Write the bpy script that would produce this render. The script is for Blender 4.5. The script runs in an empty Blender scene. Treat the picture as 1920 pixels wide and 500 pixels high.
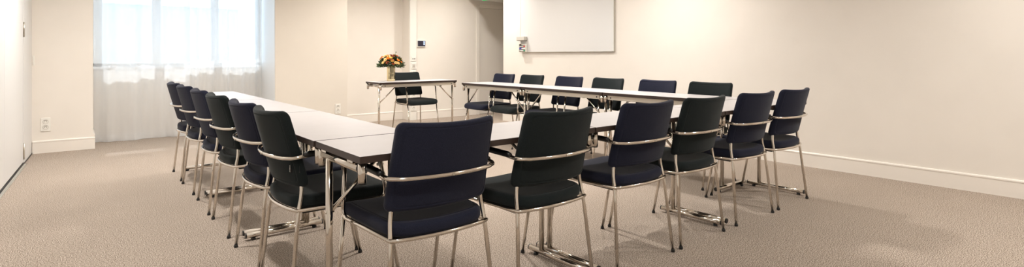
import bpy, bmesh, math, random
from mathutils import Vector, Matrix
random.seed(7)
C = bpy.context.scene.collection
PI = math.pi

# ------------------------------------------------------------------ materials
def lin(c):
    return tuple(((v/12.92) if v <= .04045 else ((v+.055)/1.055)**2.4) for v in c)

def mat(name, rgb, rough=.5, metal=0., spec=.5, srgb=True):
    m = bpy.data.materials.new(name); m.use_nodes = True
    b = m.node_tree.nodes['Principled BSDF']
    c = lin(rgb) if srgb else rgb
    b.inputs['Base Color'].default_value = (*c, 1)
    b.inputs['Roughness'].default_value = rough
    b.inputs['Metallic'].default_value = metal
    b.inputs['Specular IOR Level'].default_value = spec
    return m

def noise_mat(name, c1, c2, scale, rough=.9, bump=0., bscale=None, detail=3., spec=.2, lo=.35, hi=.65, sheen=0.):
    m = mat(name, c1, rough, 0, spec)
    nt = m.node_tree; n = nt.nodes; l = nt.links; b = n['Principled BSDF']
    tc = n.new('ShaderNodeTexCoord')
    nz = n.new('ShaderNodeTexNoise'); nz.inputs['Scale'].default_value = scale; nz.inputs['Detail'].default_value = detail
    l.new(tc.outputs['Object'], nz.inputs['Vector'])
    r = n.new('ShaderNodeValToRGB')
    r.color_ramp.elements[0].position = lo; r.color_ramp.elements[0].color = (*lin(c1), 1)
    r.color_ramp.elements[1].position = hi; r.color_ramp.elements[1].color = (*lin(c2), 1)
    l.new(nz.outputs['Fac'], r.inputs['Fac']); l.new(r.outputs['Color'], b.inputs['Base Color'])
    if bump:
        n2 = n.new('ShaderNodeTexNoise'); n2.inputs['Scale'].default_value = bscale or scale; n2.inputs['Detail'].default_value = 2
        l.new(tc.outputs['Object'], n2.inputs['Vector'])
        bp = n.new('ShaderNodeBump'); bp.inputs['Strength'].default_value = bump; bp.inputs['Distance'].default_value = .002
        l.new(n2.outputs['Fac'], bp.inputs['Height']); l.new(bp.outputs['Normal'], b.inputs['Normal'])
    if sheen:
        b.inputs['Sheen Weight'].default_value = sheen; b.inputs['Sheen Roughness'].default_value = .4
    return m

def carpet_mat():
    m = mat('beige_loop_carpet', (.7, .62, .54), .95, 0, .1)
    nt = m.node_tree; n = nt.nodes; l = nt.links; b = n['Principled BSDF']
    tc = n.new('ShaderNodeTexCoord')
    v = n.new('ShaderNodeTexVoronoi'); v.inputs['Scale'].default_value = 230; v.inputs['Randomness'].default_value = .9
    nz = n.new('ShaderNodeTexNoise'); nz.inputs['Scale'].default_value = 190; nz.inputs['Detail'].default_value = 1
    big = n.new('ShaderNodeTexNoise'); big.inputs['Scale'].default_value = 1.7; big.inputs['Detail'].default_value = 3
    for t in (v, nz, big): l.new(tc.outputs['Object'], t.inputs['Vector'])
    r = n.new('ShaderNodeValToRGB'); e = r.color_ramp.elements
    e[0].position = .44; e[0].color = (*lin((.45, .40, .355)), 1)
    e[1].position = .56; e[1].color = (*lin((.785, .73, .675)), 1)
    l.new(nz.outputs['Fac'], r.inputs['Fac'])
    r2 = n.new('ShaderNodeValToRGB'); e = r2.color_ramp.elements
    e[0].position = .3; e[0].color = (.93, .93, .93, 1); e[1].position = .7; e[1].color = (1, 1, 1, 1)
    l.new(big.outputs['Fac'], r2.inputs['Fac'])
    mx = n.new('ShaderNodeMixRGB'); mx.blend_type = 'MULTIPLY'; mx.inputs[0].default_value = 1
    l.new(r.outputs['Color'], mx.inputs[1]); l.new(r2.outputs['Color'], mx.inputs[2])
    l.new(mx.outputs['Color'], b.inputs['Base Color'])
    bp = n.new('ShaderNodeBump'); bp.inputs['Strength'].default_value = .05; bp.inputs['Distance'].default_value = .003
    l.new(v.outputs['Distance'], bp.inputs['Height']); l.new(bp.outputs['Normal'], b.inputs['Normal'])
    return m

def curtain_mat():
    m = bpy.data.materials.new('sheer_curtain'); m.use_nodes = True
    nt = m.node_tree; n = nt.nodes; l = nt.links; n.clear()
    out = n.new('ShaderNodeOutputMaterial')
    tr = n.new('ShaderNodeBsdfTransparent'); tr.inputs[0].default_value = (1, 1, 1, 1)
    tl = n.new('ShaderNodeBsdfTranslucent'); tl.inputs[0].default_value = (*lin((.97, .98, .99)), 1)
    df = n.new('ShaderNodeBsdfDiffuse'); df.inputs[0].default_value = (*lin((.975, .975, .975)), 1)
    a = n.new('ShaderNodeMixShader'); a.inputs[0].default_value = .5
    b = n.new('ShaderNodeMixShader')
    l.new(df.outputs[0], a.inputs[1]); l.new(tl.outputs[0], a.inputs[2])
    # a woven sheer looks denser when the cloth is seen at a slant
    lw = n.new('ShaderNodeLayerWeight'); lw.inputs['Blend'].default_value = .35
    mr = n.new('ShaderNodeMapRange'); mr.inputs['To Min'].default_value = .56; mr.inputs['To Max'].default_value = .85
    l.new(lw.outputs['Facing'], mr.inputs['Value']); l.new(mr.outputs['Result'], b.inputs[0])
    l.new(tr.outputs[0], b.inputs[1]); l.new(a.outputs[0], b.inputs[2]); l.new(b.outputs[0], out.inputs[0])
    return m

def emit(name, rgb, s):
    m = bpy.data.materials.new(name); m.use_nodes = True
    n = m.node_tree.nodes; b = n['Principled BSDF']
    b.inputs['Base Color'].default_value = (*lin(rgb), 1)
    b.inputs['Emission Color'].default_value = (*lin(rgb), 1); b.inputs['Emission Strength'].default_value = s
    return m

def glass_mat():
    m = bpy.data.materials.new('window_glass'); m.use_nodes = True
    nt = m.node_tree; n = nt.nodes; l = nt.links; n.clear()
    out = n.new('ShaderNodeOutputMaterial'); tr = n.new('ShaderNodeBsdfTransparent'); tr.inputs[0].default_value = (.93, .97, 1, 1)
    g = n.new('ShaderNodeBsdfGlossy'); g.inputs['Roughness'].default_value = .02
    mx = n.new('ShaderNodeMixShader'); mx.inputs[0].default_value = .06
    l.new(tr.outputs[0], mx.inputs[1]); l.new(g.outputs[0], mx.inputs[2]); l.new(mx.outputs[0], out.inputs[0])
    return m

M = dict(
    wall=noise_mat('warm_white_paint', (.915, .89, .855), (.925, .90, .865), 3, .75, .05, 260, spec=.25),
    pillar=noise_mat('pillar_beige', (.865, .835, .79), (.875, .845, .80), 3, .8, .05, 260, spec=.2),  # a little darker and yellower than the wall colour
    ceil=mat('ceiling_paint', (.93, .915, .89), .9),
    trim=mat('white_gloss_trim', (.94, .915, .88), .35),
    door=mat('painted_door', (.90, .895, .885), .45),
    carpet=carpet_mat(),
    top=noise_mat('pale_laminate', (.755, .74, .74), (.765, .75, .75), 12, .38, spec=.4),
    edge=mat('dark_brown_edge', (.20, .145, .12), .45),
    under=mat('black_underside', (.12, .10, .095), .6),
    chrome=mat('chrome', (.86, .83, .79), .11, 1),
    satin=mat('satin_steel', (.80, .775, .73), .3, 1),
    rail=mat('grey_painted_rail', (.80, .77, .72), .35, .6),
    black=mat('black_plastic', (.055, .05, .05), .4),
    navy=noise_mat('navy_fabric', (.115, .122, .178), (.15, .16, .22), 420, .95, .35, 620, spec=.15, sheen=.12),
    green=noise_mat('dark_green_fabric', (.103, .125, .128), (.135, .158, .16), 420, .95, .35, 620, spec=.15, sheen=.12),
    white=mat('white_plastic', (.93, .92, .89), .4),
    offw=mat('grey_white_plastic', (.80, .78, .74), .45),
    dark=mat('dark_socket', (.38, .34, .29), .6),
    board=mat('whiteboard_enamel', (.875, .87, .86), .22),
    alu=mat('aluminium', (.78, .77, .74), .35, .8),
    gold=mat('hammered_gold', (.95, .89, .72), .10, 1),
    curtain=curtain_mat(), glass=glass_mat(),
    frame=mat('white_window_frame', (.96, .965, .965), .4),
    facade=mat('pale_blue_render', (.76, .82, .87), .9),
    exitg=emit('exit_green', (.0, .80, .42), 1.2),
    screen=mat('dark_screen', (.16, .15, .22), .2),
    icon=emit('lit_icons', (.75, .85, 1.), .8),
    lamp=emit('lamp_diffuser', (1., .93, .82), 6),
    red=mat('red_cap', (.85, .12, .12), .4), blue=mat('blue_cap', (.15, .18, .7), .4), grn=mat('green_cap', (.05, .55, .38), .4),
    leaf=noise_mat('leaf_green', (.22, .28, .16), (.36, .42, .24), 40, .7),
    leafd=noise_mat('eucalyptus_green', (.20, .26, .22), (.32, .38, .30), 40, .7),
    f_or=noise_mat('orange_petals', (.88, .42, .08), (.95, .56, .12), 60, .7),
    f_cr=noise_mat('apricot_petals', (.90, .72, .42), (.95, .82, .58), 60, .7),
    f_bu=noise_mat('burgundy_petals', (.45, .19, .10), (.60, .30, .15), 60, .7),
    f_ye=noise_mat('yellow_petals', (.85, .66, .22), (.93, .78, .36), 60, .7),
)

# ------------------------------------------------------------------ mesh helpers
class MB:
    def __init__(self): self.bm = bmesh.new()
    def box(self, x0, y0, z0, x1, y1, z1, mi=0):
        v = [self.bm.verts.new(p) for p in ((x0,y0,z0),(x1,y0,z0),(x1,y1,z0),(x0,y1,z0),(x0,y0,z1),(x1,y0,z1),(x1,y1,z1),(x0,y1,z1))]
        fs = []
        for f in ((0,3,2,1),(4,5,6,7),(0,1,5,4),(1,2,6,5),(2,3,7,6),(3,0,4,7)):
            q = self.bm.faces.new([v[i] for i in f]); q.material_index = mi; fs.append(q)
        return fs
    def tube(self, pts, r, seg=10, mi=0, closed=False, cap=True):
        P = [Vector(p) for p in pts]; n = len(P); rings = []
        T = []
        for i in range(n):
            if closed: t = P[(i+1) % n]-P[i-1]
            else: t = P[min(i+1, n-1)]-P[max(i-1, 0)]
            T.append(t.normalized())
        a = Vector((0, 0, 1)) if abs(T[0].z) < .9 else Vector((1, 0, 0))
        N = (a-T[0]*a.dot(T[0])).normalized()
        for i in range(n):
            if i:
                N = (N-T[i]*N.dot(T[i])).normalized()
            B = T[i].cross(N)
            rr = r[i] if isinstance(r, (list, tuple)) else r
            rings.append([self.bm.verts.new(P[i]+(N*math.cos(2*PI*k/seg)+B*math.sin(2*PI*k/seg))*rr) for k in range(seg)])
        m = n if closed else n-1
        for i in range(m):
            A, Bq = rings[i], rings[(i+1) % n]
            for k in range(seg):
                f = self.bm.faces.new((A[k], A[(k+1) % seg], Bq[(k+1) % seg], Bq[k])); f.smooth = True; f.material_index = mi
        if cap and not closed:
            f = self.bm.faces.new(rings[0][::-1]); f.material_index = mi
            f = self.bm.faces.new(rings[-1]); f.material_index = mi
        return self
    def lathe(self, prof, c=(0,0,0), seg=24, mi=0, smooth=True):
        rings = []
        for r, z in prof:
            rings.append([self.bm.verts.new((c[0]+r*math.cos(2*PI*k/seg), c[1]+r*math.sin(2*PI*k/seg), c[2]+z)) for k in range(seg)])
        for a, b in zip(rings, rings[1:]):
            for k in range(seg):
                f = self.bm.faces.new((a[k], a[(k+1) % seg], b[(k+1) % seg], b[k])); f.smooth = smooth; f.material_index = mi
        self.bm.faces.new(rings[0][::-1]).material_index = mi; self.bm.faces.new(rings[-1]).material_index = mi
        return self
    def build(self, name, mats, parent=None, bevel=0., loc=None, rot=None):
        self.bm.normal_update()
        bmesh.ops.recalc_face_normals(self.bm, faces=self.bm.faces)
        me = bpy.data.meshes.new(name); self.bm.to_mesh(me); self.bm.free()
        if not isinstance(mats, (list, tuple)): mats = [mats]
        for m in mats: me.materials.append(m)
        o = bpy.data.objects.new(name, me); C.objects.link(o)
        if parent: o.parent = parent
        if loc: o.location = loc
        if rot: o.rotation_euler = rot
        if bevel:
            b = o.modifiers.new('bevel', 'BEVEL'); b.width = bevel; b.segments = 2; b.limit_method = 'ANGLE'; b.angle_limit = .7
        return o

def fillet(pts, r, n=5):
    P = [Vector(p) for p in pts]; out = [P[0]]
    for i in range(1, len(P)-1):
        a, b, c = P[i-1], P[i], P[i+1]
        d1 = min(r, (a-b).length*.45); d2 = min(r, (c-b).length*.45)
        s = b+(a-b).normalized()*d1; e = b+(c-b).normalized()*d2
        for k in range(n+1):
            t = k/n; out.append(s*(1-t)**2+b*2*t*(1-t)+e*t*t)
    out.append(P[-1]); return out

def rrect(w, h, rc, n=14, arc=6):
    """points of a rounded rectangle centred on the origin"""
    pts = []
    hw, hh = w/2-rc, h/2-rc
    corners = [(hw, hh, 0), (-hw, hh, PI/2), (-hw, -hh, PI), (hw, -hh, 3*PI/2)]
    for i, (cx, cy, a) in enumerate(corners):
        for k in range(arc+1):
            t = a+PI/2*k/arc; pts.append((cx+rc*math.cos(t), cy+rc*math.sin(t)))
        nx, ny, na = corners[(i+1) % 4]
        e = (nx+rc*math.cos(na), ny+rc*math.sin(na)); s = pts[-1]
        for k in range(1, n): pts.append((s[0]+(e[0]-s[0])*k/n, s[1]+(e[1]-s[1])*k/n))
    return pts

def cushion(w, h, rc, t, re, deform, bulge=0., seam=True):
    """a padded slab; deform(u,v,d) maps plan coordinates and depth to 3D"""
    mb = MB(); bm = mb.bm
    out = rrect(w, h, rc); layers = []
    def ring(s, inset, d):
        L = []
        for x, y in out:
            q = math.hypot(x, y)
            x2 = x*s*(1-2*inset/w); y2 = y*s*(1-2*inset/h)
            L.append(bm.verts.new(deform(x2, y2, d)))
        return L
    half = t/2
    seq = []
    for s in (.25, .5, .7, .84): seq.append((s, re, half+bulge*(1-s*s)))
    seq.append((.95, re, half+bulge*.08))
    if seam: seq += [(1, re+.004, half), (1, re+.002, half-.0022), (1, re, half-.0004)]
    for k in range(5):
        a = PI/2*(k+.5)/5; seq.append((1, re*(1-math.sin(a)), half-re+re*math.cos(a)))
    full = [(s, i, d) for s, i, d in seq]+[(s, i, -d) for s, i, d in reversed(seq)]
    rings = [ring(*q) for q in full]
    n = len(out)
    for A, B in zip(rings, rings[1:]):
        for k in range(n):
            f = bm.faces.new((A[k], A[(k+1) % n], B[(k+1) % n], B[k])); f.smooth = True
    for R, d in ((rings[0], half+bulge), (rings[-1], -half-bulge)):
        c = bm.verts.new(deform(0, 0, d))
        for k in range(n):
            f = bm.faces.new((R[k], R[(k+1) % n], c)); f.smooth = True
    return mb

def tag(o, label=None, cat=None, group=None, kind=None):
    if label: o['label'] = label
    if cat: o['category'] = cat
    if group: o['group'] = group
    if kind: o['kind'] = kind
    return o
def empty(name, loc, rz=0, **k):
    o = bpy.data.objects.new(name, None); C.objects.link(o); o.location = loc; o.rotation_euler = (0, 0, rz)
    o.empty_display_size = .1
    return tag(o, **k)
def copy_tree(o, parent=None, swap=None):
    c = o.copy(); C.objects.link(c)
    if parent: c.parent = parent
    if swap and c.type == 'MESH' and c.name.split('.')[0] in swap:
        c.data = swap[c.name.split('.')[0]]
    for ch in list(o.children): copy_tree(ch, c, swap)
    return c

# ------------------------------------------------------------------ the room
XR = 5.62      # right wall plane
YL, YB, YB2 = 8.02, 8.40, 8.17     # pillar fronts, back wall left part, back wall right part
YW = 8.80      # wall under the window
YN = -1.6      # wall behind the viewer
ZC = 2.62
XC = 8.2       # far end of the passage
def S(o): o['kind'] = 'structure'; return o

mb = MB(); mb.box(-1.3, YN-.2, -.12, XC+.2, 9.1, 0); S(mb.build('floor', M['carpet']))
mb = MB(); mb.box(-1.3, YN-.2, ZC, XC+.2, 9.1, ZC+.15); S(mb.build('ceiling', M['ceil']))

# right wall with the passage opening beyond its far end
mb = MB(); mb.box(XR, YN, 0, XR+.15, 7.13, ZC); S(mb.build('wall_right', M['wall']))
mb = MB(); mb.box(XR, 7.13, 2.13, XR+.15, YB2, ZC); S(mb.build('wall_header', M['wall']))
mb = MB(); mb.box(XR+.15, 6.9, 2.13, XC, YB2, 2.2); S(mb.build('ceiling_passage', M['ceil']))
mb = MB(); mb.box(XR+.15, 6.98, 0, XC, 7.13, 2.2); S(mb.build('wall_passage', M['wall']))
mb = MB(); mb.box(XC, 6.98, 0, XC+.15, YB2, 2.2); S(mb.build('wall_passage_end', M['wall']))
# back wall in two planes
XS = 4.385
mb = MB(); mb.box(3.2, YB, 0, XS, YB+.15, ZC); mb.box(XS, YB2, 0, 5.80, YB2+.38, ZC); mb.box(6.75, YB2, 0, XC+.15, YB2+.38, 2.2); mb.box(5.80, YB2, 2.04, 6.75, YB2+.38, ZC)
S(mb.build('wall_back', M['wall']))
# door in the passage, flush in the back wall
mb = MB(); mb.box(5.86, YB2+.03, .005, 6.70, YB2+.07, 2.0); d2 = S(mb.build('door_2', M['wall'], bevel=.002))
mb = MB(); mb.box(5.795, YB2-.012, 0, 5.86, YB2+.09, 2.04); mb.box(6.70, YB2-.012, 0, 6.76, YB2+.09, 2.04); mb.box(5.86, YB2-.012, 2.0, 6.70, YB2+.09, 2.06)
mb.build('door_frame', M['trim'], d2, bevel=.003)
mb = MB(); mb.tube(fillet([(6.63, YB2+.03, 1.02), (6.63, YB2-.02, 1.02), (6.52, YB2-.02, 1.02)], .012), .008); mb.build('door_handle', M['satin'], d2)

# the two pillars either side of the window niche
XP = .145; XQ = 2.19
mb = MB(); mb.box(-.62, YL, 0, XP, 9.0, ZC); S(mb.build('wall_left_pillar', M['wall']))
mb = MB(); mb.box(XQ, YL+.02, 0, 3.25, 9.0, ZC); S(mb.build('wall_right_pillar', M['pillar']))
mb = MB(); mb.box(XQ-.006, YL+.03, 0, XQ, YW, ZC-.01); S(mb.build('lit_jamb', M['frame']))  # white skin on the jamb: window light put into its colour
# wall under and over the window
SILL, HEAD = .955, 2.45
mb = MB(); mb.box(XP, YW, 0, XQ, YW+.2, SILL-.03); mb.box(XP, YW, HEAD, XQ, YW+.2, ZC); S(mb.build('wall_window', M['wall']))
mb = MB(); mb.box(-1.3, YN-.15, 0, XC, YN, ZC); S(mb.build('wall_behind', M['wall']))

# left wall, a run of flush folding doors; very slightly turned
LW = empty('wall_left', (-.395, 8.03, 0), math.atan(.038)); S(LW)
LW.rotation_euler = (0, 0, -math.atan(.038))   # local -y runs towards the viewer
mb = MB(); mb.box(-.12, -.72, .0, 0, .1, ZC); mb.box(-.12, -9.8, 2.3, 0, -.72, ZC); mb.build('wall_panel', M['door'], LW)
def door_leaf(y0, y1, n, hinge):
    g = empty('door_%d' % n, (-.395, 8.03, 0)); g.rotation_euler = LW.rotation_euler; S(g)
    m = MB(); m.box(-.05, y0+.003, .022, -.002, y1-.003, 2.295); m.build('door_leaf', M['door'], g, bevel=.002)
    if hinge:
        for z0, z1 in ((.055, .205), (1.293, 1.433), (2.1, 2.24)):
            m = MB(); m.tube([(.004, y1, z0), (.004, y1, z1)], .0055, 10)
            m.tube([(.004, y1, z0-.006), (.004, y1, z0)], .004, 8); m.tube([(.004, y1, z1), (.004, y1, z1+.006)], .004, 8)
            m.box(-.001, y1-.018, z0, .0015, y1+.014, z1); m.build('hinge', M['satin'], g)
    return g
door_leaf(-1.92, -.72, 3, True)
door_leaf(-3.12, -1.92, 4, False)
for k in range(5): door_leaf(-4.32-1.2*k, -3.12-1.2*k, 5+k, False)
mb = MB(); mb.box(.0, -9.8, .0, .028, -.75, .006); mb.box(.008, -9.8, .006, .02, -.75, .009)
o = mb.build('trim_5', M['alu']); o.location = LW.location; o.rotation_euler = LW.rotation_euler; S(o)
mb = MB(); mb.box(.0, -9.8, 0, .006, .02, .012); mb.box(-.05, -9.8, .001, 0, -.72, .02)
o = mb.build('trim_6', M['black']); o.location = LW.location; o.rotation_euler = LW.rotation_euler; S(o)
# small latch plate where the door run meets the pillar
mb = MB(); mb.box(-.39, YL-.006, .985, -.372, YL, 1.10); mb.box(-.387, YL-.011, 1.0, -.375, YL-.006, 1.03); mb.box(-.387, YL-.011, 1.05, -.375, YL-.006, 1.085)
tag(mb.build('door_latch', [M['white']], bevel=.002), 'small off white latch plate in the corner beside the white doors', 'latch')

# baseboards: a flat board with a rounded cap
def baseboard(name, p0, p1, nrm, h=.142):
    """from p0 to p1 along the wall foot; nrm points into the room"""
    p0 = Vector((*p0, 0)); p1 = Vector((*p1, 0)); nv = Vector((*nrm, 0)); t = .014
    prof = [(0, 0), (t, 0), (t, h-.022), (t+.003, h-.018), (t+.003, h-.008), (t-.002, h-.001), (t-.008, h), (0, h)]
    m = MB(); A = [m.bm.verts.new(p0+nv*a+Vector((0, 0, b))) for a, b in prof]; B = [m.bm.verts.new(p1+nv*a+Vector((0, 0, b))) for a, b in prof]
    n = len(prof)
    for k in range(n): m.bm.faces.new((A[k], A[(k+1) % n], B[(k+1) % n], B[k]))
    m.bm.faces.new(A[::-1]); m.bm.faces.new(B)
    return S(m.build(name, M['trim']))
baseboard('baseboard_right', (XR, YN), (XR, 7.13), (-1, 0))
baseboard('baseboard_back', (3.25, YB), (XS, YB), (0, -1))
baseboard('baseboard_back_right', (4.54, YB2), (5.78, YB2), (0, -1))
baseboard('baseboard_window', (XP, YW), (XQ, YW), (0, -1), .11)
baseboard('baseboard_left', (-.39, YL), (XP+.017, YL), (0, -1))
baseboard('baseboard_left_return', (XP, YL-.012), (XP, YW), (1, 0), .175)
baseboard('baseboard_pillar', (XQ, YL+.02), (3.25, YL+.02), (0, -1))

# ------------------------------------------------------------------ window
S_ = empty('window_1', ((XP+XQ)/2, YW+.1, SILL)); S(S_)
w0, w1 = XP-S_.location.x, XQ-S_.location.x
def wx(x): return x-S_.location.x
mb = MB()
hh = HEAD-SILL
mb.box(w0, -.04, 0, wx(.255), .03, hh); mb.box(wx(2.13), -.04, 0, w1, .03, hh)
mb.box(w0, -.04, 0, w1, .03, .045); mb.box(w0, -.04, hh-.06, w1, .03, hh)
mb.box(wx(.80), -.045, 0, wx(.905), .03, hh); mb.box(wx(1.52), -.045, 0, wx(1.62), .03, hh)
mb.build('window_frame', M['frame'], S_, bevel=.004)
for a, b in ((.255, .80), (.905, 1.52), (1.62, 2.13)):
    m = MB(); m.box(wx(a), -.008, .045, wx(b), .0, hh-.06); m.build('pane', M['glass'], S_)
mb = MB(); mb.box(w0+.002, -.16, -.03, w1-.002, .06, 0); mb.build('window_sill', M['frame'], S_, bevel=.005)
# curtain rail
mb = MB(); mb.box(.17, 8.49, ZC-.05, 2.18, 8.55, ZC-.002)
tag(mb.build('curtain_rail', M['white']), 'white ceiling rail above the sheer curtains', 'rail')

def curtain(name, x0, x1, y, seed, label, dens=1.):
    rnd = random.Random(seed)
    fs = [(rnd.uniform(.9, 1.4)*dens*44, rnd.uniform(0, 6), .012), (rnd.uniform(.9, 1.3)*23*dens, rnd.uniform(0, 6), .020), (rnd.uniform(7, 11), rnd.uniform(0, 6), .020)]
    m = MB(); nx, nz = 420, 24
    G = []
    for j in range(nz+1):
        z = .004+(ZC-.06)*j/nz; row = []
        for i in range(nx+1):
            u = i/nx; x = x0+(x1-x0)*u
            yy = y
            for f, p, a in fs: yy += a*math.sin(f*x+p+.25*math.sin(z*1.3+p)*min(1, z))
            yy -= .02*math.exp(-z*6)*math.sin(9*x+seed)
            row.append(m.bm.verts.new((x+.006*math.sin(f*x*1.7), yy, z)))
        G.append(row)
    for j in range(nz):
        for i in range(nx):
            f = m.bm.faces.new((G[j][i], G[j][i+1], G[j+1][i+1], G[j+1][i])); f.smooth = True
    o = m.build(name, M['curtain'])
    # the double turned hem at the bottom
    h = MB(); G2 = []
    for z in (.004, .05, .095):
        row = []
        for i in range(nx+1):
            u = i/nx; x = x0+(x1-x0)*u; yy = y
            for f, p, a in fs: yy += a*math.sin(f*x+p+.25*math.sin(z*1.3+p)*min(1, z))
            yy -= .02*math.exp(-z*6)*math.sin(9*x+seed)
            row.append(h.bm.verts.new((x+.006*math.sin(f*x*1.7), yy-.004, z)))
        G2.append(row)
    for j in range(2):
        for i in range(nx):
            f = h.bm.faces.new((G2[j][i], G2[j][i+1], G2[j+1][i+1], G2[j+1][i])); f.smooth = True
    h.build('hem', M['curtain'], o)
    return tag(o, label, 'curtain', 'sheer curtains')
curtain('sheer_curtain', XP+.01, 1.20, 8.51, 3, 'sheer white curtain on the left, hanging to the floor beside the left pillar')
curtain('sheer_curtain', 1.14, XQ-.03, 8.60, 5, 'sheer white curtain on the right, hanging behind the far end of the left tables', 1.2)

# ------------------------------------------------------------------ outside: the pale block opposite
bld = empty('apartment_building', (-1.2, 15, -6), label='pale blue building outside the window, seen faintly through the sheer curtain', cat='building')
mb = MB(); mb.box(-6, 0, 0, 4.4, 6, 8.28); mb.build('facade', M['facade'], bld)
mb = MB(); mb.box(-6.1, -.1, 8.28, 4.5, 6.1, 8.4); mb.build('roof_edge', M['frame'], bld)

bc = empty('sun_blocker', (1.2, 9.0, 2.7), label='unseen slab added outside above the window to narrow the sunbeam', cat='sun_blocker')  # added slab with upstand, out of view, cuts the sun to a floor strip
mb = MB(); mb.box(-4, .1, 0, 4, 1.70, .2); mb.box(-4, 1.65, .2, 4, 1.70, 1.1); mb.build('blocker_slab', M['frame'], bc)

# ------------------------------------------------------------------ chair
def make_chair():
    root = empty('conference_chair', (0, 0, 0))
    def back(x, z, d):
        # z measured from the centre of the back; concave towards the sitter, reclined
        v = (z+.165)/.33
        xx = x*(1-.055*v)
        sx = min(1.2, abs(x)/.215)
        y = -.234-.088*v**1.1+.047*sx*sx-d
        return (xx, y, .517+.333*v+.008*sx*sx*v+.02*d)
    cushion(.445, .33, .026, .042, .017, back, .003).build('backrest', M['navy'], root)
    b = [o for o in root.children if o.name.startswith('backrest')][0]
    m = MB(); m.box(.2135, -.215, .585, .2185, -.198, .615); m.build('maker_tag', M['black'], b)
    def seat(x, y, d):
        u = abs(x)/.235
        v = (y+.23)/.46
        z = .447+d-.010*math.exp(-((v-.45)/.3)**2)*(1-u*u)+.006*u*u-(.022*max(0, v-.75)**2*16)
        bow = -.030*(1-u*u)*max(0, 1-v*2)
        xx = x*(1-.10*max(0, 1-v*1.5))
        return (xx, y*1.05+.018+bow, z)
    cushion(.465, .46, .06, .056, .022, seat, .003).build('seat', M['navy'], root)
    m = MB(); m.box(-.198, -.195, .398, .198, .20, .422); m.build('seat_pan', M['black'], root, bevel=.006)
    r = .0088
    # arm and seat frame: one bent tube up from the seat rail over the arm and round behind the back
    zr = .420
    bow = [(-.212+.424*k/12, -.226-.030*(1-((k-6)/6)**2), zr) for k in range(13)]
    path = [(-.247, .155, .655), (-.243, .178, .50), (-.240, .185, .46), (-.236, .165, zr), (-.226, .0, zr)]
    path2 = fillet([(-.240, .150, .650), (-.238, .182, zr), (-.212, -.221, zr)], .045, 7)[:-1]+bow+fillet([(.212, -.221, zr), (.238, .182, zr), (.240, .150, .650)], .045, 7)[1:]
    MB().tube(path2, r, 10).build('seat_frame', M['chrome'], root)
    bar = [(-.220+.440*k/14, -.264-.042*(1-((k-7)/7)**2), .652) for k in range(15)]
    path3 = [(-.240, .150, .650)]+fillet([(-.240, .150, .650), (-.240, .13, .672), (-.240, -.12, .668), (-.238, -.235, .655), (-.215, -.268, .652)], .03, 5)[:-1]+bar[1:-1]+fillet([(.215, -.268, .652), (.238, -.235, .655), (.240, -.12, .668), (.240, .13, .672), (.240, .150, .650)], .03, 5)[1:]+[(.240, .150, .650)]
    P = [Vector(p) for p in path3]; Q = [P[0]]
    for p in P[1:]:
        if (p-Q[-1]).length > .004: Q.append(p)
    bk = MB().tube(Q, r, 10).build('back_bar', M['chrome'], root)
    m = MB(); m.tube([(0, -.310, .652), (0, -.318, .652)], .005, 10); m.build('bolt', M['satin'], bk)
    for s in (-1, 1):
        m = MB(); m.tube([(s*.2395, -.205, .664), (s*.2405, -.185, .667), (s*.2405, -.02, .672), (s*.240, .10, .674), (s*.240, .115, .672)], [.0095, .0135, .014, .0135, .0095], 12)
        m.build('armrest', M['black'], root)
        # rear leg runs up into the backrest
        pr = fillet([(s*.238, -.258, .012), (s*.210, -.216, .42), (s*.203, -.198, .495), (s*.188, -.203, .60)], .05, 5)
        lg = MB().tube(pr, r, 10).build('rear_leg', M['chrome'], root)
        MB().lathe([(.0105, 0), (.0115, .003), (.0105, .015), (.0090, .016)], (s*.2385, -.2586, 0), 12).build('foot_glide', M['black'], lg)
        pf = [(s*.238, .258, .012), (s*.2375, .172, zr+.010)]
        lg = MB().tube(pf, r, 10).build('front_leg', M['chrome'], root)
        MB().lathe([(.0105, 0), (.0115, .003), (.0105, .015), (.0090, .016)], (s*.238, .2585, 0), 12).build('foot_glide', M['black'], lg)
    return root
proto = make_chair()
gdata = {}
for part in ('backrest', 'seat'):
    src = [o for o in proto.children if o.name == part][0].data
    d = src.copy(); d.name = part+'_green'; d.materials[0] = M['green']; gdata[part] = d
used = [False]
def chair(x, y, rz, col, label, group):
    if not used[0] and col == 'navy': c = proto; used[0] = True
    else: c = copy_tree(proto, swap=gdata if col == 'green' else None)
    c.location = (x, y, 0); c.rotation_euler = (0, 0, rz); tag(c, label, 'chair', group)
    return c
G1 = 'chairs along the near table row'
near = [(1.10, 'navy', 'navy chair seen from behind, largest and nearest, at the near corner of the tables'),
        (1.69, 'green', 'dark green chair right of the nearest big navy chair, back to the viewer'),
        (2.345, 'navy', 'navy chair between the two dark green chairs of the near table row'),
        (2.889, 'green', 'dark green chair of the near row, fourth from the nearest big navy chair'),
        (3.535, 'navy', 'navy chair second from the right end of the near table row'),
        (4.105, 'navy', 'rightmost navy chair of the near row, closest to the bare wall')]
for k, (x, c, l) in enumerate(near): chair(x, 2.003, math.radians((-1, 1, 0, 1, -1.5, 0)[k]), c, l, G1)
G2 = 'chairs along the left table row'
left = [(5.69, 'navy', 'smallest, farthest navy chair of the left row, nearest the curtains'),
        (5.09, 'navy', 'navy chair second from the curtains in the left row'),
        (4.40, 'navy', 'navy chair third from the curtains, just beyond a dark green one'),
        (3.80, 'green', 'farther dark green chair of the left row, between two navy chairs'),
        (3.13, 'navy', 'nearest navy chair of the left row, behind the big dark green one'),
        (2.605, 'green', 'big dark green chair at the near end of the left row, small tag on back')]
for k, (y, c, l) in enumerate(left):
    ch = chair(.965, y, -PI/2+math.radians((0, 1, -1, 0, .5, 0)[k]), c, l, G2)
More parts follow.
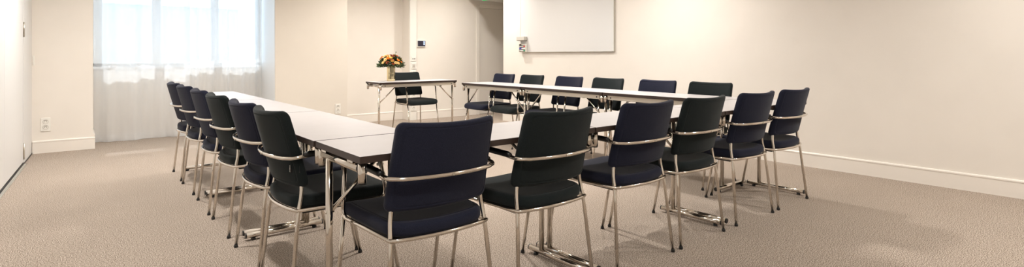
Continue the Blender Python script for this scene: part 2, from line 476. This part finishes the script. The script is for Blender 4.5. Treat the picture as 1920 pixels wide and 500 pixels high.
# the small light lettering on the tag of the nearest green chair's back
bk = [o for o in ch.children if o.name.startswith('backrest')][0]
mb = MB(); mb.box(.176, -.2435, .585, .186, -.236, .622)
for i in range(5): mb.box(.178, -.2445, .589+i*.006, .184, -.2434, .592+i*.006, 1)
tg = mb.build('fabric_tag', [M['black'], M['white']], bk)
G3 = 'chairs behind the right table row'
right = [(5.66, 'navy', 'navy chair at the far end of the right row, beside the recess opening'),
         (5.09, 'green', 'small dark green chair second from the far end of the right row'),
         (4.43, 'navy', 'navy chair below the left part of the whiteboard, third from the far end'),
         (3.84, 'green', 'dark green chair below the right edge of the whiteboard'),
         (3.20, 'navy', 'navy chair of the right row nearest the viewer, just right of the whiteboard'),
         (2.63, 'green', 'dark green chair at the near end of the right row, against the bare wall')]
for k, (y, c, l) in enumerate(right): chair(4.215, y, PI/2, c, l, G3)
chair(3.80, 6.87, PI+math.radians(2), 'green', 'dark green chair standing behind the small front table with the flower vase', 'chair at the front table')

# ------------------------------------------------------------------ table
TL, TD, TZ = 1.23, .45, .74
def make_table():
    root = empty('folding_table', (0, 0, 0)); L = TL-.009; D = TD
    mb = MB(); fs = mb.box(-L/2, -D/2, TZ-.026, L/2, D/2, TZ)
    fs[1].material_index = 0
    for f in fs[2:]: f.material_index = 1
    fs[0].material_index = 2
    mb.build('tabletop', [M['top'], M['edge'], M['under']], root, bevel=.0015)
    mb = MB(); mb.box(-L/2+.05, D/2-.035, TZ-.070, L/2-.05, D/2-.020, TZ-.027)
    mb.box(-L/2+.05, D/2-.035, TZ-.036, L/2-.05, D/2-.010, TZ-.027)
    rl = mb.build('apron_rail', M['rail'], root, bevel=.003)
    for s in (-1, 1):
        m = MB(); m.tube([(s*(L/2-.085), D/2-.021, TZ-.05), (s*(L/2-.085), D/2-.016, TZ-.05)], .007, 10); m.build('rivet', M['black'], rl)
        xe = s*(L/2-.026); yc = D/2-.085
        # end tube under the top
        m = MB(); m.tube([(xe, -D/2+.055, TZ-.052), (xe, D/2-.02, TZ-.052)], .0175, 14); 
        m.box(xe-.02, -D/2+.08, TZ-.036, xe+.02, -D/2+.13, TZ-.026); m.box(xe-.02, D/2-.1, TZ-.036, xe+.02, D/2-.05, TZ-.026)
        eb = m.build('end_tube', M['chrome'], root)
        m = MB(); m.tube([(xe, -D/2+.049, TZ-.052), (xe, -D/2+.056, TZ-.052)], .0165, 14); m.build('end_cap', M['black'], eb)
        m = MB(); m.tube([(xe, yc, .03), (xe, yc, TZ-.05)], .0145, 14); m.build('column', M['chrome'], root)
        m = MB(); m.tube([(xe, -D/2+.012, .029), (xe, D/2+.005, .029)], .0165, 14); ft = m.build('foot_tube', M['chrome'], root)
        for y0, y1 in ((-D/2+.005, -D/2+.012), (D/2+.005, D/2+.012)):
            m = MB(); m.tube([(xe, y0, .029), (xe, y1, .029)], .0160, 14); m.build('end_cap', M['black'], ft)
        for yy in (-D/2+.05, D/2-.04):
            m = MB(); m.lathe([(.013, 0), (.014, .004), (.012, .014)], (xe, yy, 0), 12); m.build('foot_pad', M['black'], ft)
        # folding stay
        xi = xe-s*.25
        m = MB(); m.tube([(xe-s*.004, yc, .46), (xe-s*.13, yc+.008, .572), (xi, yc+.016, TZ-.055)], .0085, 10)
        m.tube([(xe-.019, yc, .46), (xe+.019, yc, .46)], .006, 10)
        m.box(min(xi, xi-s*.02), yc+.004, TZ-.075, max(xi, xi-s*.02), D/2-.03, TZ-.04)
        st = m.build('folding_stay', M['chrome'], root)
        m = MB(); m.tube([(xe-s*.13, yc-.008, .572), (xe-s*.13, yc+.024, .572)], .007, 8); m.build('stay_knob', M['satin'], st)
        for yy in (-D/2+.028, D/2-.022):
            m = MB(); m.tube([(s*(L/2-.020), yy, TZ-.027), (s*(L/2-.020), yy, TZ-.098)], .0155, 14); cs = m.build('corner_socket', M['chrome'], root)
            m = MB(); m.tube([(s*(L/2-.020), yy, TZ-.098), (s*(L/2-.020), yy, TZ-.104)], .0145, 14); m.build('socket_cap', M['black'], cs)
    return root
tp = make_table(); tfirst = [True]
def table(x, y, rz, label, group):
    t = tp if tfirst[0] else copy_tree(tp); tfirst[0] = False
    t.location = (x, y, 0); t.rotation_euler = (0, 0, rz); return tag(t, label, 'table', group)
X0, Y0 = .765, 1.79
names = ['white folding table at the near corner, in front of the biggest navy chair',
         'white folding table in the middle of the near row',
         'white folding table at the right end of the near row, by the bare wall']
for k in range(3): table(X0+TL*(k+.5), Y0+TD/2, 0, names[k], 'tables of the near row')
names = ['white folding table of the left row nearest the viewer, behind the nearest green chair',
         'white folding table in the middle of the left row',
         'white folding table at the far end of the left row, by the curtains']
for k in range(3): table(X0+TD/2, Y0+TD+.007+TL*(k+.5), -PI/2, names[k], 'tables of the left row')
names = ['white folding table of the right row meeting the near row',
         'white folding table in the middle of the right row',
         'white folding table at the far end of the right row, near the recess']
XRR = X0+3.205
for k in range(3): table(XRR+TD/2, Y0+TD+.007+TL*(k+.5), PI/2, names[k], 'tables of the right row')
table(3.735, 6.62+TD/2, PI, 'separate white folding table at the back carrying the flower vase', 'front table')

# ------------------------------------------------------------------ vase and flowers
VX, VY = 3.435, 6.92
mb = MB(); seg = 16; rings = []
for z, r in ((0, .050), (.004, .053), (.03, .054), (.10, .0535), (.17, .054), (.206, .0545), (.21, .053)):
    rings.append([mb.bm.verts.new((VX+r*(1+(.05 if k % 2 else -.04))*math.cos(2*PI*k/seg), VY+r*(1+(.05 if k % 2 else -.04))*math.sin(2*PI*k/seg), TZ+z)) for k in range(seg)])
for a, b in zip(rings, rings[1:]):
    for k in range(seg): mb.bm.faces.new((a[k], a[(k+1) % seg], b[(k+1) % seg], b[k]))
mb.bm.faces.new(rings[0][::-1])
inner = [mb.bm.verts.new((VX+.046*math.cos(2*PI*k/seg), VY+.046*math.sin(2*PI*k/seg), TZ+.208)) for k in range(seg)]
low = [mb.bm.verts.new((VX+.044*math.cos(2*PI*k/seg), VY+.044*math.sin(2*PI*k/seg), TZ+.02)) for k in range(seg)]
for k in range(seg):
    mb.bm.faces.new((rings[-1][k], rings[-1][(k+1) % seg], inner[(k+1) % seg], inner[k])); mb.bm.faces.new((inner[k], inner[(k+1) % seg], low[(k+1) % seg], low[k]))
mb.bm.faces.new(low)
tag(mb.build('flower_vase', M['gold']), 'fluted shiny gold cylinder vase on the separate back table', 'vase')

bq = empty('flower_bouquet', (VX, VY, TZ+.21), label='bunch of orange, apricot and burgundy flowers with green leaves in gold vase', cat='flowers')
rnd = random.Random(11)
def bloom(c, r, m, name):
    """layered cupped petals around a heart"""
    mb = MB(); c = Vector(c); ax = (c-Vector((0, 0, -.06))).normalized()
    q = ax.to_track_quat('Z', 'Y').to_matrix()
    for ring_, (n, tilt, ln) in enumerate(((5, .35, .75), (7, .8, .95), (8, 1.2, 1.05))):
        for k in range(n):
            a = 2*PI*k/n+ring_*.4; pts = []
            for (s, wd) in ((0, .12), (.45, .42), (.85, .40), (1., .15)):
                el = tilt*(.4+.75*s); rad = ln*r*s*math.sin(el)+.05*r; zz = ln*r*s*math.cos(el)*.8
                for sg in (-1, 1):
                    w = sg*wd*r*.75
                    p = Vector((rad*math.cos(a)-w*math.sin(a), rad*math.sin(a)+w*math.cos(a), zz))
                    pts.append(mb.bm.verts.new(c+q@p))
            for i in range(3):
                f = mb.bm.faces.new((pts[2*i], pts[2*i+1], pts[2*i+3], pts[2*i+2])); f.smooth = True
    n0 = len(mb.bm.verts)
    bmesh.ops.create_icosphere(mb.bm, subdivisions=1, radius=r*.33, matrix=Matrix.Translation(c+ax*r*.3))
    return mb.build(name, m, bq)
kinds = [('f_or', 'orange_flower'), ('f_cr', 'apricot_flower'), ('f_bu', 'burgundy_flower'), ('f_ye', 'yellow_flower')]
spots = []
for k in range(58):
    a = rnd.uniform(0, 2*PI); el = rnd.uniform(.02, 1.0)
    R = .165*math.cos(el*1.35)**.8; z = .02+.125*math.sin(el*1.5)
    spots.append((R*math.cos(a), R*math.sin(a)*.8, z+.01*rnd.random()))
stems = MB()
for k, p in enumerate(spots):
    mt, nm = kinds[(0, 1, 2, 1, 2, 3, 1, 2, 0)[k % 9]]
    bloom(p, rnd.uniform(.018, .029), M[mt], nm)
    e = Vector(p); s = Vector((p[0]*.12, p[1]*.12, -.10)); mid = s.lerp(e, .5)+Vector((0, 0, .01))-Vector((p[0], p[1], 0))*.15
    stems.tube([s, mid, e], .0022, 5)
stems.build('stems', M['leaf'], bq)
def leaves(n, mt, seed, size):
    rn = random.Random(seed); mb = MB()
    for k in range(n):
        a = rn.uniform(0, 2*PI); el = rn.uniform(-.12, 1.25)
        R = .165*max(.15, math.cos(el))*rn.uniform(.55, 1.08); z = .0+.15*math.sin(max(-.1, el))*rn.uniform(.5, 1)
        c = Vector((R*math.cos(a), R*math.sin(a)*.8, z))
        d = Vector((math.cos(a)+rn.uniform(-.6, .6), math.sin(a)+rn.uniform(-.6, .6), rn.uniform(-.5, .9))).normalized()
        sd = d.cross(Vector((rn.uniform(-1, 1), rn.uniform(-1, 1), 1))).normalized(); L = size*rn.uniform(.7, 1.3); W = L*.24
        up = sd.cross(d)*L*.08
        v = [c, c+d*L*.4+sd*W+up, c+d*L, c+d*L*.4-sd*W+up, c+d*L*.45-up]
        vs = [mb.bm.verts.new(q) for q in v]
        mb.bm.faces.new((vs[0], vs[1], vs[4])); mb.bm.faces.new((vs[1], vs[2], vs[4])); mb.bm.faces.new((vs[2], vs[3], vs[4])); mb.bm.faces.new((vs[3], vs[0], vs[4]))
    return mb
o = leaves(330, 'leaf', 4, .05).build('leaves', M['leaf'], bq); o['kind'] = 'stuff'
o = leaves(220, 'leafd', 9, .045).build('eucalyptus_leaves', M['leafd'], bq); o['kind'] = 'stuff'
mb = MB(); mb.tube([(.02, 0, .08), (.05, .0, .15), (.075, 0, .195)], .0015, 5); bmesh.ops.create_icosphere(mb.bm, subdivisions=1, radius=.009, matrix=Matrix.Translation((.077, 0, .20)))
mb.build('bud_sprig', M['leaf'], bq)

# ------------------------------------------------------------------ whiteboard and its markers
wb = empty('whiteboard', (XR-.012, 5.65, 1.155), label='large white magnetic whiteboard on the far part of the right wall', cat='whiteboard')
y0, y1, h = 4.69-5.65, 6.64-5.65, 1.20
mb = MB(); mb.box(-.018, y0+.007, .007, .010, y1-.007, h-.007); mb.build('writing_surface', M['board'], wb)
mb = MB(); mb.box(-.020, y0, 0, .012, y1, .007); mb.box(-.020, y0, h-.007, .012, y1, h); mb.box(-.020, y0, .007, .012, y0+.007, h-.007); mb.box(-.020, y1-.007, .007, .012, y1, h-.007)
mb.build('board_frame', M['alu'], wb, bevel=.002)
mb = MB(); mb.box(XR-.105, 6.47, 1.345, XR-.035, 6.655, 1.405); mb.box(XR-.106, 6.475, 1.338, XR-.036, 6.65, 1.346, 1)
tag(mb.build('board_eraser', [M['offw'], M['dark']], bevel=.006), 'pale grey board eraser block stuck at the left edge of the whiteboard', 'eraser')
mh = empty('marker_holder', (XR-.034, 6.545, 1.16), label='clear white holder with coloured markers under the eraser on the whiteboard', cat='marker holder')
mb = MB(); mb.box(-.012, -.08, 0, 0, .08, .135); mb.box(-.045, -.08, 0, -.012, -.074, .125); mb.box(-.045, .074, 0, -.012, .08, .125)
mb.build('holder_plate', M['white'], mh, bevel=.002)
for k, (c, z) in enumerate((('dark', .118), ('red', .088), ('blue', .053), ('grn', .022))):
    m = MB(); m.tube([(-.029, -.068, z), (-.029, .068, z)], .0095, 12); mk = m.build('marker', M['white'], mh)
    s = -1 if c in ('red', 'grn') else 1
    m = MB(); m.tube([(-.029, s*.025, z), (-.029, s*.073, z)], .0115, 12); m.build('marker_cap', M[c], mk)

# ------------------------------------------------------------------ cable trunk, sockets, control panel, exit sign
tr = MB(); tr.box(XS+.002, YB2-.035, 0, XS+.135, YB2, ZC); tr.box(XS+.012, YB2-.040, .0, XS+.125, YB2-.035, ZC)
S(tr.build('trim_1', M['white'], bevel=.003))
yT = YB2-.040
def plate(name, x, z, w, h, y, label, kind, cat='socket'):
    g = empty(name, (x, y, z), label=label, cat=cat)
    m = MB(); m.box(-w/2, -.010, -h/2, w/2, 0, h/2); m.build('cover_plate', M['white'], g, bevel=.003)
    if kind == 'schuko':
        for zz in (-.031, .031) if h > .11 else (0,):
            m = MB(); m.tube([(0, -.0115, zz), (0, -.003, zz)], .026, 20); rc = m.build('socket_ring', M['offw'], g)
            m = MB(); m.tube([(0, -.0125, zz), (0, -.010, zz)], .021, 20)
            m.build('socket_well', M['white'], rc)
            m = MB()
            for s in (-1, 1): m.tube([(s*.0095, -.0145, zz), (s*.0095, -.012, zz)], .0035, 8)
            m.box(-.014, -.0145, zz+.012, .014, -.012, zz+.017); m.build('pin_hole', M['dark'], rc)
    elif kind == 'data':
        for s in (-1, 1):
            m = MB(); m.box(s*.016-.008, -.0125, -.006, s*.016+.008, -.009, .008); m.build('data_port', M['black'], g)
    elif kind == 'switch':
        m = MB(); m.box(-.028, -.015, -.03, .028, -.009, .03); m.build('rocker', M['offw'], g, bevel=.002)
        m = MB(); m.bm.faces.new([m.bm.verts.new(p) for p in ((-.009, -.0155, -.008), (.009, -.0155, -.008), (0, -.0155, .010))]); m.build('triangle_mark', M['dark'], g)
    elif kind == 'hook':
        m = MB(); m.tube([(0, -.0115, 0), (0, -.003, 0)], .024, 20); m.build('socket_ring', M['offw'], g)
        m = MB(); m.tube([(0, -.035, 0), (0, -.0115, 0)], .013, 14); m.tube(fillet([(0, -.035, 0), (.0, -.045, -.005), (-.035, -.04, -.03), (-.04, -.03, -.075)], .02), .004, 8); m.build('plug_lead', M['satin'], g)
    return g
tx = XS+.0685
plate('data_socket', tx, 1.046, .085, .075, yT, 'white data outlet with two ports, topmost on the wall cable trunk', 'data')
plate('wall_switch', tx, .925, .085, .105, yT, 'white switch with small triangle below the data outlet on the trunk', 'switch', 'switch')
plate('power_socket', tx, .805, .085, .09, yT, 'white socket with a silver plug, third on the wall cable trunk', 'hook')
plate('power_socket', tx, .415, .085, .09, yT, 'white single socket on the trunk behind the backrest of the front chair', 'schuko')
plate('power_socket', tx, .235, .085, .15, yT, 'lowest white double socket on the trunk, under the front chair', 'schuko')
plate('power_socket', -.278, .32, .085, .150, YL, 'white double socket on the left pillar, just above the baseboard', 'schuko')
plate('power_socket', 3.10, .285, .085, .150, YL+.02, 'white double socket on the beige pillar right of the curtains', 'schuko')

cp = empty('control_panel', (4.62, YB2, 1.31), label='small white room control panel with dark screen beside the cable trunk', cat='control panel')
mb = MB(); mb.box(-.085, -.022, -.06, .085, 0, .06); mb.build('housing', M['white'], cp, bevel=.004)
mb = MB(); mb.box(-.074, -.024, -.047, .074, -.021, .047); mb.build('screen', M['screen'], cp)
mb = MB(); mb.box(.036, -.0255, .012, .062, -.0238, .038); mb.build('screen_icon', M['icon'], cp)
mb = MB(); mb.box(.036, -.0255, -.024, .062, -.0238, .004); mb.build('screen_icon', M['icon'], cp)

ex = empty('exit_sign', (XR-.021, 7.60, 2.085), label='green lit exit sign over the recess opening, cut by top of photo', cat='sign')
mb = MB(); mb.box(-.02, -.085, .15, .02, .085, .17); mb.box(-.02, -.085, .0, .02, -.075, .15); mb.box(-.02, .075, .0, .02, .085, .15); mb.build('sign_housing', M['white'], ex)
mb = MB(); mb.box(-.018, -.075, -.002, .018, .075, .15); mb.build('sign_panel', M['exitg'], ex)

# ------------------------------------------------------------------ lights of the room
WARM = (1.0, .957, .908)
def downlight(x, y, e, size=.16, ring=True):
    g = empty('downlight', (x, y, ZC), label='round white recessed ceiling downlight', cat='ceiling light', group='ceiling downlights')
    m = MB(); m.tube([(.095*math.cos(2*PI*k/24), .095*math.sin(2*PI*k/24), -.004) for k in range(24)], .008, 6, closed=True); m.build('trim_ring', M['white'], g)
    m = MB(); m.lathe([(.088, -.004), (.088, -.001)], (0, 0, 0), 24); m.build('diffuser', M['lamp'], g)
    l = bpy.data.lights.new('downlight_lamp', 'AREA'); l.shape = 'DISK'; l.size = size; l.energy = e; l.color = WARM
    l.spread = math.radians(150)
    o = bpy.data.objects.new('downlight_lamp', l); C.objects.link(o); o.location = (0, 0, -.012); o.parent = g
E0 = 29
for x, y, k in ((.4, .5, .8), (3.0, .1, .5), (4.5, .3, 1.0),
                (.15, 3.6, 1.0), (2.6, 3.5, 1.15), (4.5, 3.6, 1.25),
                (.3, 6.3, 1.4), (2.6, 6.2, .9), (4.5, 5.5, .55), (3.5, 7.1, .75),
                (5.05, 7.05, .8)):
    downlight(x, y, E0*k)

# daylight through the window
w = bpy.data.worlds.new('World'); bpy.context.scene.world = w; w.use_nodes = True
nt = w.node_tree; bg = nt.nodes['Background']; bg.inputs[0].default_value = (.86, .94, 1.0, 1); bg.inputs[1].default_value = 2.8
l = bpy.data.lights.new('window_daylight', 'AREA'); l.shape = 'RECTANGLE'; l.size = 1.9; l.size_y = 1.45; l.energy = 1; l.color = (.8, .93, 1)
l.cycles.is_portal = True
o = bpy.data.objects.new('window_daylight', l); C.objects.link(o); o.location = (1.18, 9.02, 1.7); o.rotation_euler = (-PI/2, 0, 0)

sl = bpy.data.lights.new('sun', 'SUN'); sl.energy = 4.8; sl.angle = math.radians(.5); sl.color = (1, .98, .95)
so = bpy.data.objects.new('sun', sl); C.objects.link(so); so.location = (1, 14, 8); so.rotation_euler = (-math.atan2(1, .80), 0, 0)

# ------------------------------------------------------------------ camera
f_px, hz, vx, H = 1000., 105., 145., 1.094
cam = bpy.data.cameras.new('camera'); co = bpy.data.objects.new('camera', cam); C.objects.link(co)
cam.sensor_fit = 'HORIZONTAL'; cam.sensor_width = 36; cam.lens = 36*f_px/1920
cam.shift_y = -(250-hz)/1920; cam.clip_start = .05
co.location = (0, 0, H); co.rotation_euler = (PI/2, 0, -math.atan2(960-vx, f_px))
sc = bpy.context.scene; sc.camera = co
sc.view_settings.view_transform = 'Standard'; sc.view_settings.look = 'None'
sc.view_settings.exposure = .06; sc.view_settings.gamma = 1; sc.view_settings.use_curve_mapping = False
